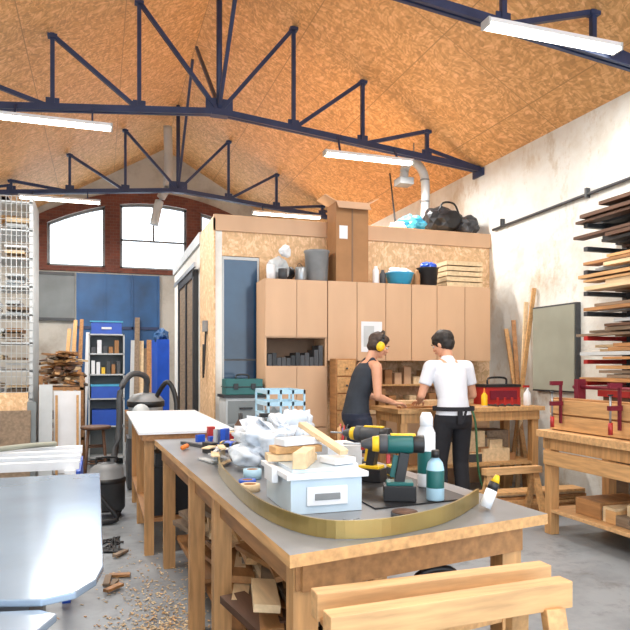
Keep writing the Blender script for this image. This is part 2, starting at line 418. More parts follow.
for i in range(8): b.bb(2.455,2.665,6.585,6.6,.03+i*.186,.2+i*.186,'wood'); b.cyl((2.56,6.585,.11+i*.186),(2.56,6.565,.11+i*.186),.012,'dgrey',seg=8)
b.done(.003)
zc=2.402
b=B('cardboard_box_tall'); b.bb(2.56,2.96,6.92,7.22,zc,3.32,'card')
b.bb(2.75,2.77,6.917,6.92,zc,3.32,'tand'); b.bb(2.6,2.7,6.916,6.92,2.9,3.05,'wht')
b.box((2.5,7.07,3.36),(.16,.3,.008),'tan',(0,.45,0)); b.box((3.02,7.07,3.36),(.16,.3,.008),'tan',(0,-.45,0)); b.box((2.76,6.87,3.28),(.4,.12,.008),'tan',(.9,0,0)); b.box((2.76,7.27,3.38),(.4,.14,.008),'card',(.9,0,0)); b.done()
b=B('grey_bin'); b.lathe((2.37,7.05,zc),[(.11,0),(.125,.02),(.14,.33),(.15,.34),(.15,.36),(.13,.36),(.12,.05)],'grey'); b.done()
b=B('plastic_bag_bundle'); b.blob((1.9,7.05,zc+.14),(.13,.13,.13),'lgrey',.15); b.blob((1.98,7.0,zc+.33),(.07,.07,.07),'wht',.2); b.cyl((1.8,6.95,zc),(1.8,6.95,zc+.16),.05,'wht'); b.cyl((1.93,6.93,zc),(1.93,6.93,zc+.12),.05,'dgrey'); b.blob((2.06,7.15,zc+.1),(.08,.07,.09),'dark',.2); b.done()
b=B('paint_can'); b.lathe((2.15,6.96,zc),[(.06,0),(.065,.01),(.065,.13),(.06,.14),(.06,.15),(.05,.145)],'metal'); b.tube([(2.09,6.96,zc+.1),(2.12,6.92,zc+.19),(2.21,6.96,zc+.1)],.003,'dgrey',6); b.done()
b=B('plastic_basin'); b.lathe((3.42,7.05,zc),[(.1,0),(.13,.02),(.17,.14),(.18,.15),(.16,.14),(.12,.03)],'cyan'); b.blob((3.42,7.05,zc+.17),(.13,.11,.06),'wht',.25); b.done()
b=B('paint_bottle_group')
for i,(x,m,h) in enumerate(((3.08,'wht',.16),(3.17,'dgrey',.12),(3.62,'card',.14))): b.lathe((x,6.98,zc),[(.035,0),(.038,.01),(.038,h),(.02,h+.03),(.02,h+.05)],m)
b.done()
b=B('black_bucket'); b.lathe((3.8,7.05,zc),[(.1,0),(.11,.01),(.13,.22),(.14,.23),(.12,.23),(.1,.1)],'dark'); b.blob((3.8,7.05,zc+.25),(.1,.1,.05),'bluep',.2); b.done()
b=B('wooden_crate')
for i in range(5): b.bb(4.0,4.5,6.93,6.945,zc+.01+i*.065,zc+.06+i*.065,'wood4'); b.bb(4.0,4.5,7.2,7.215,zc+.01+i*.065,zc+.06+i*.065,'wood4')
for i in range(5): b.bb(4.0,4.015,6.945,7.2,zc+.01+i*.065,zc+.06+i*.065,'wood4'); b.bb(4.485,4.5,6.945,7.2,zc+.01+i*.065,zc+.06+i*.065,'wood4')
b.bb(4.0,4.5,6.93,7.215,zc,zc+.01,'wood4'); b.bb(4.02,4.48,6.95,7.2,zc+.3,zc+.32,'wood3'); b.done()
zm=PT+.052
b=B('black_duffel_bag'); b.blob((4.3,7.6,zm+.18),(.28,.22,.2),'dark',.14,2.5); b.blob((4.6,7.5,zm+.13),(.16,.18,.13),'dgrey',.2,3); b.tube([(4.15,7.4,zm+.25),(4.2,7.38,zm+.37),(4.36,7.38,zm+.37),(4.45,7.4,zm+.24)],.013,'dark'); b.done()
b=B('tarpaulin_bundle'); b.blob((3.82,7.5,zm+.1),(.17,.12,.1),'cyan',.2,4); b.blob((3.62,7.5,zm+.05),(.1,.1,.055),'wht',.25,4); b.done()
b=B('leaning_broom'); b.cyl((4.0,8.3,zm),(4.02,8.6,4.25),.012,'dgrey'); b.bb(3.9,4.1,8.26,8.32,zm,zm+.05,'dark'); b.done()

# ---------------------------------------------------------------- right wall things
b=B('lumber_rack')
for y in (3.4,4.95):
    b.bb(XR-.07,XR-.005,y-.03,y+.03,0,3.05,'dgrey')
lv=[1.3,1.5,1.72,1.95,2.14,2.34,2.56,2.78]
for z in lv:
    for y in (3.4,4.95): b.bb(4.33,XR-.07,y-.025,y+.025,z-.04,z,'red' if z<1.8 else 'dgrey')
    nl=random.choice([2,3,3,4])
    for j in range(nl):
        zz=z+.001+j*.038
        for k in range(3):
            x=4.3+k*.18+R(-.04,.04); b.bb(x,min(XR-.01,x+R(.12,.17)),3.0+R(-.2,.2),5.02+R(-.35,.14)-.05*j,zz,zz+R(.02,.036),random.choice(['wood','wood2','wood3','wood4','woodd','wood2','wood3','lgrey']) if z<2.5 else random.choice(['dark','dgrey','wood3','woodd']))
b.bb(4.38,4.7,4.45,4.85,1.16,1.255,'red'); b.bb(4.36,4.72,4.43,4.87,1.24,1.258,'maroon'); b.bb(4.4,4.72,4.5,4.8,.6,1.16,'woodd'); b.bb(4.4,4.72,4.5,4.8,0,.6,'wood3')
b.done()
b=B('wall_notice_board'); b.bb(XR-.06,XR-.005,5.62,6.35,1.15,2.12,'dgrey'); b.bb(XR-.075,XR-.06,5.64,6.33,1.17,2.1,'board'); b.done()
b=B('leaning_battens')
for i,(ya,yb,z) in enumerate(((6.9,6.35,2.35),(6.75,6.5,2.2),(6.6,6.75,2.0),(6.5,6.9,1.9))):
    b.beam((4.66,ya-.3,.0),(4.82,yb,z),.05,.02,['wood','wood4','wood2','wood'][i])
b.done()
b=B('red_toolbox'); b.bb(4.1,4.55,6.25,6.5,1.002,1.2,'red'); b.bb(4.09,4.56,6.24,6.51,1.2,1.23,'dark'); b.tube([(4.2,6.37,1.23),(4.22,6.37,1.3),(4.43,6.37,1.3),(4.45,6.37,1.23)],.012,'dark'); b.bb(4.15,4.5,6.235,6.25,1.06,1.16,'maroon'); b.done()

def worktable(name,x0,x1,y0,y1,z,top,leg,shelf=.35,lw=.08,th=.045):
    b=B(name); b.bb(x0,x1,y0,y1,z-th,z,top)
    a=.05
    for x in (x0+a,x1-a-lw):
        for y in (y0+a,y1-a-lw): b.bb(x,x+lw,y,y+lw,0,z-th,leg)
    b.bb(x0+a,x1-a,y0+a-.02,y0+a+.01,z-th-.1,z-th,leg); b.bb(x0+a,x1-a,y1-a-.01,y1-a+.02,z-th-.1,z-th,leg)
    b.bb(x0+a,x0+a+.03,y0+a,y1-a,z-th-.1,z-th,leg); b.bb(x1-a-.03,x1-a,y0+a,y1-a,z-th-.1,z-th,leg)
    if shelf:
        b.bb(x0+a+.005,x1-a-.005,y0+a+.005,y1-a-.005,shelf-.03,shelf,top)
    return b
b=worktable('assembly_table',2.85,4.62,5.9,6.6,1.0,'wood','woodz',.4)
for i in range(22):
    x=R(2.98,4.2); y=R(6.0,6.2); b.bb(x,x+R(.15,.35),y,y+R(.05,.3),.401,.401+R(.05,.34),random.choice(['wood2','wood4','card','dgrey','wood3','dark']))
b.done()
b=B('wooden_workpiece'); b.bb(2.94,3.55,6.02,6.12,1.001,1.02,'wood2'); b.bb(3.0,3.5,6.2,6.32,1.001,1.07,'wood4'); b.bb(3.05,3.15,6.13,6.19,1.001,1.04,'wood'); b.done()
b=B('glue_bottle'); b.lathe((3.95,6.05,1.001),[(.03,0),(.033,.01),(.033,.12),(.012,.15),(.01,.18),(.004,.2)],'yellow',mats=['wht','yellow','yellow','orange','orange']); b.done()
b=B('hand_router'); b.cyl((3.75,6.2,1.001),(3.75,6.2,1.02),.08,'dark'); b.cyl((3.75,6.2,1.02),(3.75,6.2,1.2),.045,'dgrey'); b.cyl((3.66,6.2,1.08),(3.84,6.2,1.08),.015,'dark'); b.done()
b=B('screw_tub'); b.lathe((3.9,6.38,1.001),[(.06,0),(.07,.1),(.075,.1),(.075,.12),(.05,.12)],'wht'); b.done()
b=B('spray_bottle'); b.lathe((4.5,6.05,1.001),[(.035,0),(.04,.01),(.04,.13),(.014,.17),(.014,.2)],'wht'); b.bb(4.45,4.52,6.035,6.065,1.2,1.225,'red'); b.done()
b=B('clamp_row')
for i in range(4): x=4.05+i*.09; b.bb(x,x+.02,5.95,6.15,1.001,1.02,'dgrey'); b.bb(x,x+.02,5.95,5.97,1.02,1.1,'red')
b.done()
b=B('floor_boards_stack')
for i in range(9): b.box((4.0+R(-.05,.05),5.35+R(-.04,.04),.014+i*.026),(1.1,.2,.024),random.choice(['wood','wood2','wood4']),(0,0,R(-.1,.1)))
b.done()
b=B('green_air_hose'); b.tube([(3.66,5.86,1.01),(3.68,5.8,.85),(3.7,5.75,.3),(3.85,5.7,.02),(4.3,5.62,.015),(4.5,5.75,.015)],.012,'green'); b.done()
b=B('sawhorse_small')
b.bb(3.3,3.9,5.02,5.1,.45,.51,'woodx')
for x in (3.35,3.85):
    for s_ in (-1,1): b.beam((x,5.06,.45),(x,5.06+s_*.15,0.01),.06,.03,'wood')
b.done()

b=worktable('carpentry_bench',3.6,4.4,3.0,4.72,.89,'woodx','woodz',.22,.085,.06)
b.bb(3.62,3.66,3.05,4.65,.6,.72,'wood')
for i in range(18):
    y=R(3.2,4.2); b.bb(3.72+R(0,.1),4.1+R(0,.2),y,y+R(.1,.4),.221,.221+R(.03,.16),random.choice(['wood2','wood4','wood','wood3']))
b.done(.004)
b=B('timber_panel_stack')
b.bb(3.72,3.8,3.05,4.66,.892,1.17,'wood2')
for i in range(2): b.bb(3.7,3.72,3.05,4.66,.9+i*.135,1.02+i*.135,'wood')
b.bb(3.82,4.3,3.1,4.6,.892,1.0,'wood'); b.bb(3.8,4.25,3.1,4.6,1.0,1.12,'wood4'); b.done(.003)
def fclamp(x,y,z):
    b=B('bar_clamp')
    b.beam((x,y,z-.12),(x,y,z+.22),.012,.028,'maroon')
    b.bb(x-.1,x+.012,y-.015,y+.015,z+.2,z+.235,'maroon'); b.bb(x-.1,x+.012,y-.018,y+.018,z+.03,z+.065,'maroon')
    b.cyl((x-.085,y,z-.06),(x-.085,y,z+.14),.008,'metal'); b.cyl((x-.085,y,z-.15),(x-.085,y,z-.06),.017,'red'); b.cyl((x-.085,y,z+.14),(x-.085,y,z+.15),.02,'dark'); b.done()
fclamp(3.68,4.5,1.08); fclamp(3.68,3.85,1.08)
b=B('pipe_clamp'); b.cyl((3.9,3.0,1.26),(3.9,4.6,1.26),.016,'maroon'); b.bb(3.86,3.94,4.5,4.55,1.121,1.33,'maroon'); b.bb(3.86,3.94,3.3,3.35,1.121,1.33,'maroon'); b.done()
b=B('grey_rag'); b.blob((4.1,3.9,1.165),(.1,.12,.035),'grey',.25,5); b.done()

# ---------------------------------------------------------------- main bench
b=B('main_workbench')
quad=[(.52,1.79),(1.57,1.99),(1.42,4.9),(.38,4.88)]
b.prism(quad,.862,.9,'wood',top='ctop')
ins=[(.58,1.88),(1.49,2.05),(1.36,4.82),(.44,4.8)]
for i in range(4):
    a,c=ins[i],ins[(i+1)%4]; b.beam((a[0],a[1],.81),(c[0],c[1],.81),.03,.1,'wood2')
legs=[(.6,1.93),(1.45,2.08),(.53,2.95),(1.42,3.2),(.5,3.55),(.47,4.72),(1.33,4.75)]
for x,y in legs: b.bb(x-.04,x+.04,y-.04,y+.04,0,.862,'woodz')
b.prism([(.6,2.0),(1.42,2.05),(1.3,4.7),(.52,4.7)],.2,.23,'wood2')
b.beam((.62,1.93,.55),(1.42,2.06,.55),.03,.1,'wood')
b.done()
b=B('offcut_pile')
for i in range(150):
    x=R(.6,.85) if i%3 else R(.75,1.0); y=R(2.4,4.3); L=R(.3,.8)
    b.box((x,y,.285+R(0,.3)),(R(.05,.12),L,R(.02,.035)),random.choice(['wood','wood2','wood3','wood4','woodd','wood2','wood3']),(R(-.1,.1),R(-.2,.2),R(-.3,.3)))
b.done()
b=B('black_tool_bag'); b.blob((1.2,2.28,.41),(.17,.12,.16),'dark',.1,3); b.tube([(1.1,2.2,.5),(1.13,2.17,.66),(1.28,2.17,.66),(1.3,2.2,.5)],.015,'dark'); b.done()
b=B('floor_offcuts')
for i in range(5):
    b.box((R(-.0,.35),R(4.3,5.2),.012+i*.004),(R(.03,.05),R(.1,.22),.018),random.choice(['wood2','wood3']),(0,0,R(-1.5,1.5)))
b.done()
b=B('wood_shavings')
for i in range(3400):
    r=abs(random.gauss(0,.5)); a=R(0,6.28); x=.36+r*math.cos(a)*.5; y=3.2+r*math.sin(a)*1.9
    b.box((x,y,.003+R(0,.005)),(R(.006,.024),R(.004,.012),.002),random.choice(['wood4','wood4','wood4','wood']),(R(-.3,.3),R(-.3,.3),R(0,3)))
b.done()
T=.901
b=B('brass_edging_band')
b.tube([(.72,3.9,T+.03),(.58,3.3,T+.03),(.545,2.6,T+.03),(.57,2.2,T+.03),(.66,1.95,T+.03),(.82,1.885,T+.03),(1.02,1.93,T+.03),(1.2,2.03,T+.03),(1.42,2.22,T+.03)],.02,'brass',flat=(.004,.029)); b.done()
b=B('plastic_storage_box')
b.prism([(.66,2.26),(.94,2.26),(.94,2.62),(.66,2.62)],T,T+.13,'tub'); b.bb(.64,.96,2.24,2.64,T+.13,T+.15,'wht'); b.bb(.67,.93,2.27,2.61,T+.15,T+.165,'tub')
b.bb(.72,.88,2.252,2.26,T+.03,T+.1,'wht'); b.bb(.75,.85,2.248,2.252,T+.05,T+.075,'grey'); b.bb(.62,.645,2.38,2.5,T+.1,T+.16,'wht'); b.bb(.955,.975,2.38,2.5,T+.1,T+.16,'wht'); b.done(.006)
b=B('wood_block_stack')
z=T+.166
for i in range(3): b.box((.73+.02*i,2.5,z+.015+.031*i),(.2,.08,.028),['wood4','wood','wht'][i],(0,0,.2*i-.1))
b.box((.88,2.36,z+.014),(.1,.1,.025),'wht',(0,0,.3)); b.box((.74,2.35,z+.03),(.05,.2,.06),'wood4',(0,0,-.5)); b.box((.85,2.46,z+.09),(.04,.3,.02),'wood4',(0.3,0,.3)); b.done(.002)
b=B('white_carton'); b.bb(1.06,1.24,2.98,3.2,T,T+.15,'wht'); b.bb(1.09,1.2,2.975,2.98,T+.03,T+.1,'lgrey'); b.box((1.02,3.09,T+.17),(.08,.2,.004),'wht',(0,.5,0)); b.done()
b=B('small_carton'); b.box((.84,2.84,T+.07),(.14,.16,.14),'wht',(0,0,.3)); b.box((.84,2.84,T+.142),(.1,.12,.004),'lblue',(0,0,.3)); b.done(.003)
b=B('plastic_film_wrap')
b.blob((.86,3.4,T+.12),(.17,.2,.09),'film',.3,5,4,False); b.blob((1.05,3.58,T+.16),(.12,.14,.12),'film',.32,5,4,False); b.blob((.72,3.3,T+.07),(.08,.12,.05),'film',.25,6,3,False)
for i in range(10): b.box((.9+R(-.15,.15),3.45+R(-.12,.12),T+.18+R(-.02,.06)),(R(.06,.14),R(.06,.12),.002),'film',(R(-.9,.9),R(-.9,.9),R(0,3)))
b.done()
b=B('black_rubber_mat'); b.prism([(.99,2.25),(1.44,2.3),(1.42,3.0),(1.0,2.8)],T,T+.006,'dark'); b.done()
def drill(name,x,y,z,yaw,c,s=1.0,lie=False,body=None):
    body=body or c
    b=B(name); b.X=Matrix.Translation((x,y,z))@Matrix.Rotation(yaw,4,'Z')@Matrix.Diagonal((s,s,s,1))
    if lie: b.X=b.X@Matrix.Translation((0,0,.04))@Matrix.Rotation(math.pi/2,4,'X')
    b.bb(-.07,.045,-.038,.038,0,.055,'dark'); b.bb(-.06,.035,-.034,.034,.055,.068,c)
    b.beam((-.01,0,.06),(-.03,0,.17),.036,.045,'dark')
    b.beam((.008,0,.08),(-.005,0,.16),.03,.012,c)
    b.cyl((-.06,0,.2),(.03,0,.2),.034,body); b.cyl((.03,0,.2),(.06,0,.2),.035,'dgrey'); b.cyl((-.1,0,.2),(-.06,0,.2),.032,'dark'); b.cyl((.06,0,.2),(.085,0,.2),.03,'yellow',.027); b.cyl((.085,0,.2),(.125,0,.2),.024,'dgrey',.012); b.cyl((.125,0,.2),(.19,0,.2),.004,'metal')
    b.bb(.02,.035,-.01,.01,.13,.165,'red'); b.bb(-.07,.02,-.012,.012,.228,.238,'yellow')
    b.done(.003)
drill('cordless_drill',1.13,2.36,T+.007,2.75,'teal',1.12); drill('cordless_drill',1.2,2.8,T+.007,2.3,'yellow',1.08,False,'dgrey')
drill('impact_driver',.62,4.0,T,2.0,'bluep',.9,True)
b=B('angle_grinder'); b.cyl((1.02,2.6,T+.045),(1.08,2.68,T+.045),.028,'red'); b.cyl((1.0,2.56,T+.02),(1.0,2.56,T+.08),.032,'dgrey'); b.cyl((1.0,2.56,T+.007),(1.0,2.56,T+.02),.055,'yellow'); b.done()
b=B('aerosol_can'); b.lathe((1.385,2.58,T+.007),[(.038,0),(.04,.005),(.04,.06),(.04,.16),(.04,.24),(.027,.27),(.029,.272),(.029,.31),(.02,.33)],'wht',mats=['wht','wht','teal','wht','wht','lgrey','wht','wht']); b.done()
b=B('solvent_bottle'); b.lathe((1.28,2.31,T+.007),[(.034,0),(.036,.005),(.036,.05),(.036,.12),(.03,.15),(.014,.17),(.016,.17),(.016,.2)],'teal',mats=['lblue','lblue','teal','lblue','lblue','dark','dark']); b.done()
b=B('glue_gun'); b.X=Matrix.Translation((1.38,2.11,T+.012))@Matrix.Rotation(.45,4,'Y')@Matrix.Rotation(1.2,4,'Z')
b.cyl((0,0,0.0),(0,0,.07),.022,'wht'); b.cyl((0,0,.07),(0,0,.1),.02,'dark'); b.cyl((0,0,.1),(0,0,.13),.018,'yellow',.008); b.done()
b=B('sanding_disc_stack'); b.cyl((1.04,2.1,T),(1.04,2.1,T+.02),.05,'dgrey'); b.cyl((1.04,2.1,T+.02),(1.04,2.1,T+.024),.046,'woodd'); b.done()
b=B('screw_pile')
for i in range(40): x,y=1.0+R(-.03,.3),2.18+R(-.06,.02)+R(0,.02); 
for i in range(30):
    x,y=.78+R(-.06,.1),2.08+R(-.05,.05); a=R(0,3.14); b.cyl((x,y,T+.004),(x+.02*math.cos(a),y+.02*math.sin(a),T+.004),.0022,'metal',seg=5)
b.done()
def ring(name,x,y,z,r,h,m,inner='card'):
    b=B(name); b.lathe((x,y,z),[(r*.6,0),(r,0),(r,h),(r*.6,h),(r*.6,0)],m,24,[m,m,m,inner]); b.done()
ring('tape_roll',.62,2.76,T,.045,.03,'wood4'); ring('tape_roll',.7,3.06,T,.045,.045,'lblue'); ring('tape_roll',1.37,3.2,T,.045,.04,'dark','grey'); ring('tape_roll',.64,2.9,T,.04,.025,'bluep')
b=B('measuring_tape'); b.bb(1.34,1.4,2.84,2.91,T+.007,T+.06,'yellow'); b.bb(1.335,1.34,2.85,2.9,T+.015,T+.05,'dark'); b.done(.008)
b=B('pencil_jar'); b.lathe((1.32,3.5,T),[(.035,0),(.04,.01),(.04,.1),(.035,.1),(.034,.02)],'tub')
for i in range(7): b.cyl((1.32+R(-.015,.015),3.5+R(-.015,.015),T+.02),(1.32+R(-.04,.04),3.5+R(-.04,.04),T+.17+R(0,.04)),.005,random.choice(['yellow','red','wood','dark','bluep']),seg=6)
b.done()
b=B('chisel')
b.cyl((.8,3.0,T+.014),(.9,3.05,T+.014),.014,'orange'); b.beam((.9,3.05,T+.012),(.99,3.095,T+.012),.015,.004,'metal'); b.done()
b=B('black_power_cable'); b.tube([(1.3,3.05,T+.012),(1.29,3.2,T+.01),(1.25,3.4,T+.01),(1.33,3.7,T+.01),(1.36,4.0,T+.01),(1.34,4.3,T+.01)],.007,'dark'); b.done()
b=B('folded_cloth'); b.box((1.2,4.05,T+.012),(.16,.14,.022),'lgrey',(0,0,.4)); b.blob((1.2,4.05,T+.045),(.07,.06,.02),'wht',.3,6); b.done()
b=B('varnish_bottle'); b.lathe((.86,4.1,T),[(.035,0),(.04,.01),(.04,.16),(.015,.2),(.015,.24)],'woodd',mats=['woodd','wht','woodd','dark']); b.done()
b=B('spray_bottle'); b.lathe((1.02,3.95,T),[(.035,0),(.04,.01),(.04,.15),(.014,.19),(.014,.22)],'lgrey'); b.bb(.95,1.04,3.935,3.965,T+.22,T+.245,'dark'); b.done()
b=B('clamp_tool'); b.box((.6,4.4,T+.01),(.03,.3,.02),'dgrey',(0,0,.4)); b.box((.66,4.5,T+.04),(.06,.03,.05),'bluep',(0,0,.4)); b.cyl((.54,4.27,T+.02),(.5,4.18,T+.02),.015,'orange'); b.done()
b=B('light_blue_crate')
x0,x1,y0,y1=1.13,1.41,4.45,4.85
for k in range(5):
    z=T+.0+k*.085
    b.bb(x0,x1,y0,y0+.012,z,z+.03,'lblue'); b.bb(x0,x1,y1-.012,y1,z,z+.03,'lblue'); b.bb(x0,x0+.012,y0,y1,z,z+.03,'lblue'); b.bb(x1-.012,x1,y0,y1,z,z+.03,'lblue')
for x in (x0,x0+.09,x0+.18,x1-.014):
    b.bb(x,x+.014,y0,y0+.014,T,T+.37,'lblue'); b.bb(x,x+.014,y1-.014,y1,T,T+.37,'lblue')
b.bb(x0,x1,y0,y1,T,T+.01,'lblue'); b.blob((1.26,4.64,T+.15),(.1,.14,.1),'grey',.2); b.done()
b=B('tool_scatter')
for i in range(90):
    x=R(.76,1.08); y=R(4.2,4.8); k=random.random()
    c=random.choice(['wood','wht','dgrey','dark','lgrey','bluep','wood4','red','metal','orange','dgrey'])
    h=R(.02,.12)
    if k<.5: b.box((x,y,T+h/2),(R(.02,.06),R(.03,.1),h),c,(0,0,R(0,3)))
    else: b.cyl((x,y,T+.016),(x+R(-.05,.05),y+R(-.05,.05),T+.016),.014,c)
b.done()
b=B('small_parts_group')
for i in range(26):
    x=R(1.06,1.24); y=R(3.78,3.94); h=R(.015,.07)
    b.box((x,y,T+h/2),(R(.015,.04),R(.02,.05),h),random.choice(['wht','wood4','dark','grey','yellow','wht']),(0,0,R(0,3)))
b.done()
b=B('white_offcut_strips')
for i in range(12):
    b.box((.62+R(-.04,.04),3.6+R(-.08,.08),T+.006+i*.008),(R(.02,.05),R(.1,.22),.007),random.choice(['wht','wht','wood4','lgrey']),(0,0,R(-.6,.6)))
b.done()

b=B('sawhorse')
b.beam((.55,1.66,.80),(1.31,1.67,.80),.055,.075,'woodx'); b.beam((.53,1.5,.80),(1.27,1.53,.80),.055,.075,'woodx')
b.beam((.56,1.59,.765),(1.28,1.6,.765),.1,.02,'wood2')
for x in (.72,1.2):
    b.beam((x,1.66,.77),(x+.03,1.72,.0),.06,.035,'wood'); b.beam((x,1.5,.77),(x-.02,1.3,.0),.06,.035,'wood')
    b.bb(x-.02,x+.02,1.4,1.7,.35,.42,'wood')
b.done(.003)

# ---------------------------------------------------------------- left: saw table
b=B('panel_saw_table')
poly=[(-1.4,2.02),(-.28,1.80),(-.14,1.76),(-.06,1.79),(-.01,1.88),(.01,2.0),(0,3.72),(-1.4,3.72)]
b.prism(poly,.84,.86,'saw')
poly=[(-1.4,1.99),(-.14,1.745),(-.1,1.70),(-.14,1.6),(-.3,1.35),(-1.4,1.2)]
b.prism(poly,.82,.84,'saw')
b.bb(-1.3,-.2,2.1,3.5,.55,.83,'dgrey'); b.bb(-1.25,-.25,2.2,3.4,.0,.55,'greyp'); b.bb(-1.1,-.4,1.4,1.45,0,.82,'dgrey')
b.done(.004)
b=B('white_frame_trestle')
for y in (4.15,4.4,4.65,4.9): b.bb(-1.5,-.12,y,y+.06,.82,.87,'wht')
for x in (-1.4,-.8,-.2): b.bb(x,x+.06,4.1,5.0,.77,.82,'wht')
for x in (-1.35,-.22):
    for y in (4.2,4.85): b.bb(x,x+.05,y,y+.05,0,.77,'bluep')
b.bb(-1.4,-.12,4.18,4.2,.62,.77,'cyan'); b.bb(-.14,-.115,4.2,4.9,.62,.8,'bluep'); b.done()
b=B('green_cable'); b.tube([(-1.3,4.2,.9),(-.9,4.5,.89),(-.5,4.75,.9),(-.3,4.93,.89)],.018,'board'); b.done()

b=B('white_panel_table')
b.bb(.27,1.0,4.95,7.25,.93,.95,'wht'); b.bb(.3,.97,4.98,7.2,.88,.93,'wood2')
for x in (.32,.87):
    for y in (5.05,6.1,7.05): b.bb(x,x+.07,y,y+.07,0,.88,'woodz')
b.bb(.32,.94,5.07,7.1,.25,.28,'wood2')
for i in range(16): y=R(5.1,6.7); b.bb(R(.38,.5),.85,y,y+.25,.281,.28+R(.1,.5),random.choice(['wood2','dark','wood3','dgrey','dark']))
b.done()
def vac(name,x,y,s):
    b=B(name); b.X=Matrix.Translation((x,y,0))@Matrix.Diagonal((s,s,s,1))
    b.lathe((0,0,.08),[(.19,0),(.2,.02),(.2,.3),(.21,.31),(.21,.35),(.19,.36),(.18,.46),(.1,.52),(.02,.53)],'dgrey',mats=['dark','dgrey','dgrey','dark','dark','grey','grey','dark'])
    for a in range(4): b.cyl((.17*math.cos(a*1.57+.7),.17*math.sin(a*1.57+.7)-.02,.04),(.17*math.cos(a*1.57+.7),.17*math.sin(a*1.57+.7)+.02,.04),.04,'dark')
    b.tube([(-.1,-.18,.3),(-.12,-.3,.35),(0,-.36,.2),(.1,-.4,.05),(-.1,-.45,.035),(-.2,-.35,.035)],.028,'dark')
    b.tube([(-.1,0,.58),(-.1,0,.66),(.1,0,.66),(.1,0,.58)],.015,'dark'); b.done()
vac('shop_vacuum',.06,6.5,.85)
b=B('dust_extractor')
b.bb(.3,.75,7.75,8.2,.02,.6,'dgrey'); b.lathe((.52,7.97,.6),[(.2,0),(.2,.35),(.22,.36),(.22,.42),(.15,.5),(.05,.52)],'dark',mats=['lgrey','dark','dark','grey','grey'])
b.tube([(.52,7.97,1.1),(.52,7.9,1.3),(.35,7.8,1.34),(.22,7.7,1.15),(.2,7.65,.7),(.1,7.5,.2)],.035,'dgrey',10)
b.tube([(.6,7.9,1.0),(.75,7.75,1.25),(.85,7.7,1.0),(.8,7.6,.5)],.028,'dark',10)
b.cyl((.45,7.74,.9),(.45,7.72,.9),.1,'lgrey'); b.bb(.35,.5,7.73,7.75,.3,.5,'red')
for x in (.34,.71):
    for y in (7.8,8.15): b.cyl((x-.02,y,.03),(x+.02,y,.03),.03,'dark')
b.done()
b=B('floor_cables')
for k in range(6):
    b.tube([(.05+R(-.15,.15),5.4+R(-.25,.25),.012) for _ in range(6)],.008,'dark',6)
b.done()
b=B('wooden_stool')
b.lathe((-.05,8.4,.66),[(.16,0),(.18,.01),(.18,.035),(.17,.04)],'woodd')
for a in range(4):
    ca,sa=math.cos(a*1.57+.78),math.sin(a*1.57+.78); b.cyl((-.05+.19*ca,8.4+.19*sa,0),(-.05+.12*ca,8.4+.12*sa,.66),.018,'woodd')
for z in (.25,.45):
    for a in range(4):
        k=.175-.07*z/.66; c0,c1=a*1.57+.78,(a+1)*1.57+.78
        b.cyl((-.05+k*math.cos(c0),8.4+k*math.sin(c0),z),(-.05+k*math.cos(c1),8.4+k*math.sin(c1),z),.01,'woodd')
b.done()
b=B('shelving_unit')
x0,x1,y0,y1=-.16,.34,9.8,10.2
b.bb(x0,x0+.02,y0,y1,0,1.9,'lgrey'); b.bb(x1-.02,x1,y0,y1,0,1.9,'lgrey'); b.bb(x0,x1,y1-.02,y1,0,1.9,'greyp')
for z in (.1,.55,.95,1.3,1.6,1.88): b.bb(x0,x1,y0,y1,z,z+.02,'lgrey')
b.bb(x0+.04,x1-.05,y0+.02,y1-.05,.971,1.16,'bluep'); b.bb(x0+.03,x1-.04,y0+.01,y1-.04,1.14,1.17,'cyan')
b.bb(x0+.05,x1-.05,y0+.02,y1-.05,.571,.8,'bluep')
for i in range(6): b.bb(x0+.04+i*.07,x0+.09+i*.07,y0+.05,y0+.2,1.321,1.32+R(.08,.2),random.choice(['red','wht','dgrey','card','yellow']))
for i in range(5): b.bb(x0+.04+i*.08,x0+.1+i*.08,y0+.05,y0+.2,1.621,1.62+R(.08,.2),random.choice(['lblue','wht','dgrey','card','green']))
b.done()
b=B('blue_tote'); b.prism([(-.12,9.85),(.3,9.85),(.3,10.15),(-.12,10.15)],1.902,2.07,'bluep'); b.bb(-.14,.32,9.83,10.17,2.07,2.09,'cyan'); b.bb(.02,.16,9.835,9.85,1.97,2.0,'wht'); b.done()
b=B('wire_storage_rack')
x0,x1,y0,y1=-2.15,-.82,9.0,9.8
for x in (x0,x1-.04):
    for y in (y0,y1-.04): b.bb(x,x+.04,y,y+.04,0,3.6,'lgrey')
for k in range(10):
    z=.3+k*.36; b.bb(x0,x1,y0,y1,z-.02,z,'lgrey')
    for j in range(3):
        if k in(9,): 
            b.bb(x0+.1,x1-.3,y0+.1,y1-.1,z,z+.05+.02*j,'wood3'); continue
        for q in range(4):
            xx=x0+.06+q*.31; b.bb(xx,min(x1-.05,xx+R(.15,.3)),y0+R(0.05,.3),y1-.1,z+j*.07,z+j*.07+R(.02,.06),random.choice(['wood3','lgrey','wood2','wood4','wht','lgrey','wood3']))
for i in range(22): x=x0+i*.06; b.cyl((x,y0-.01,.3),(x,y0-.01,3.6),.005,'lgrey',seg=5)
for i in range(34): z=.3+i*.1; b.cyl((x0,y0-.01,z),(x1,y0-.01,z),.004,'lgrey',seg=5)
for i in range(12): y=y0+i*.07; b.cyl((x1+.005,y,.3),(x1+.005,y,3.6),.004,'lgrey',seg=5)
b.done()
b=B('lumber_shelf')
x0,x1,y0,y1=-.8,-.22,9.6,10.6
for x in (x0,x1-.05):
    for y in (y0,y1-.05): b.bb(x,x+.05,y,y+.05,0,1.3,'wood2')
b.bb(x0,x1,y0,y1,1.1,1.14,'wood2'); b.bb(x0,x1,y0,y1,.4,.44,'wood2')
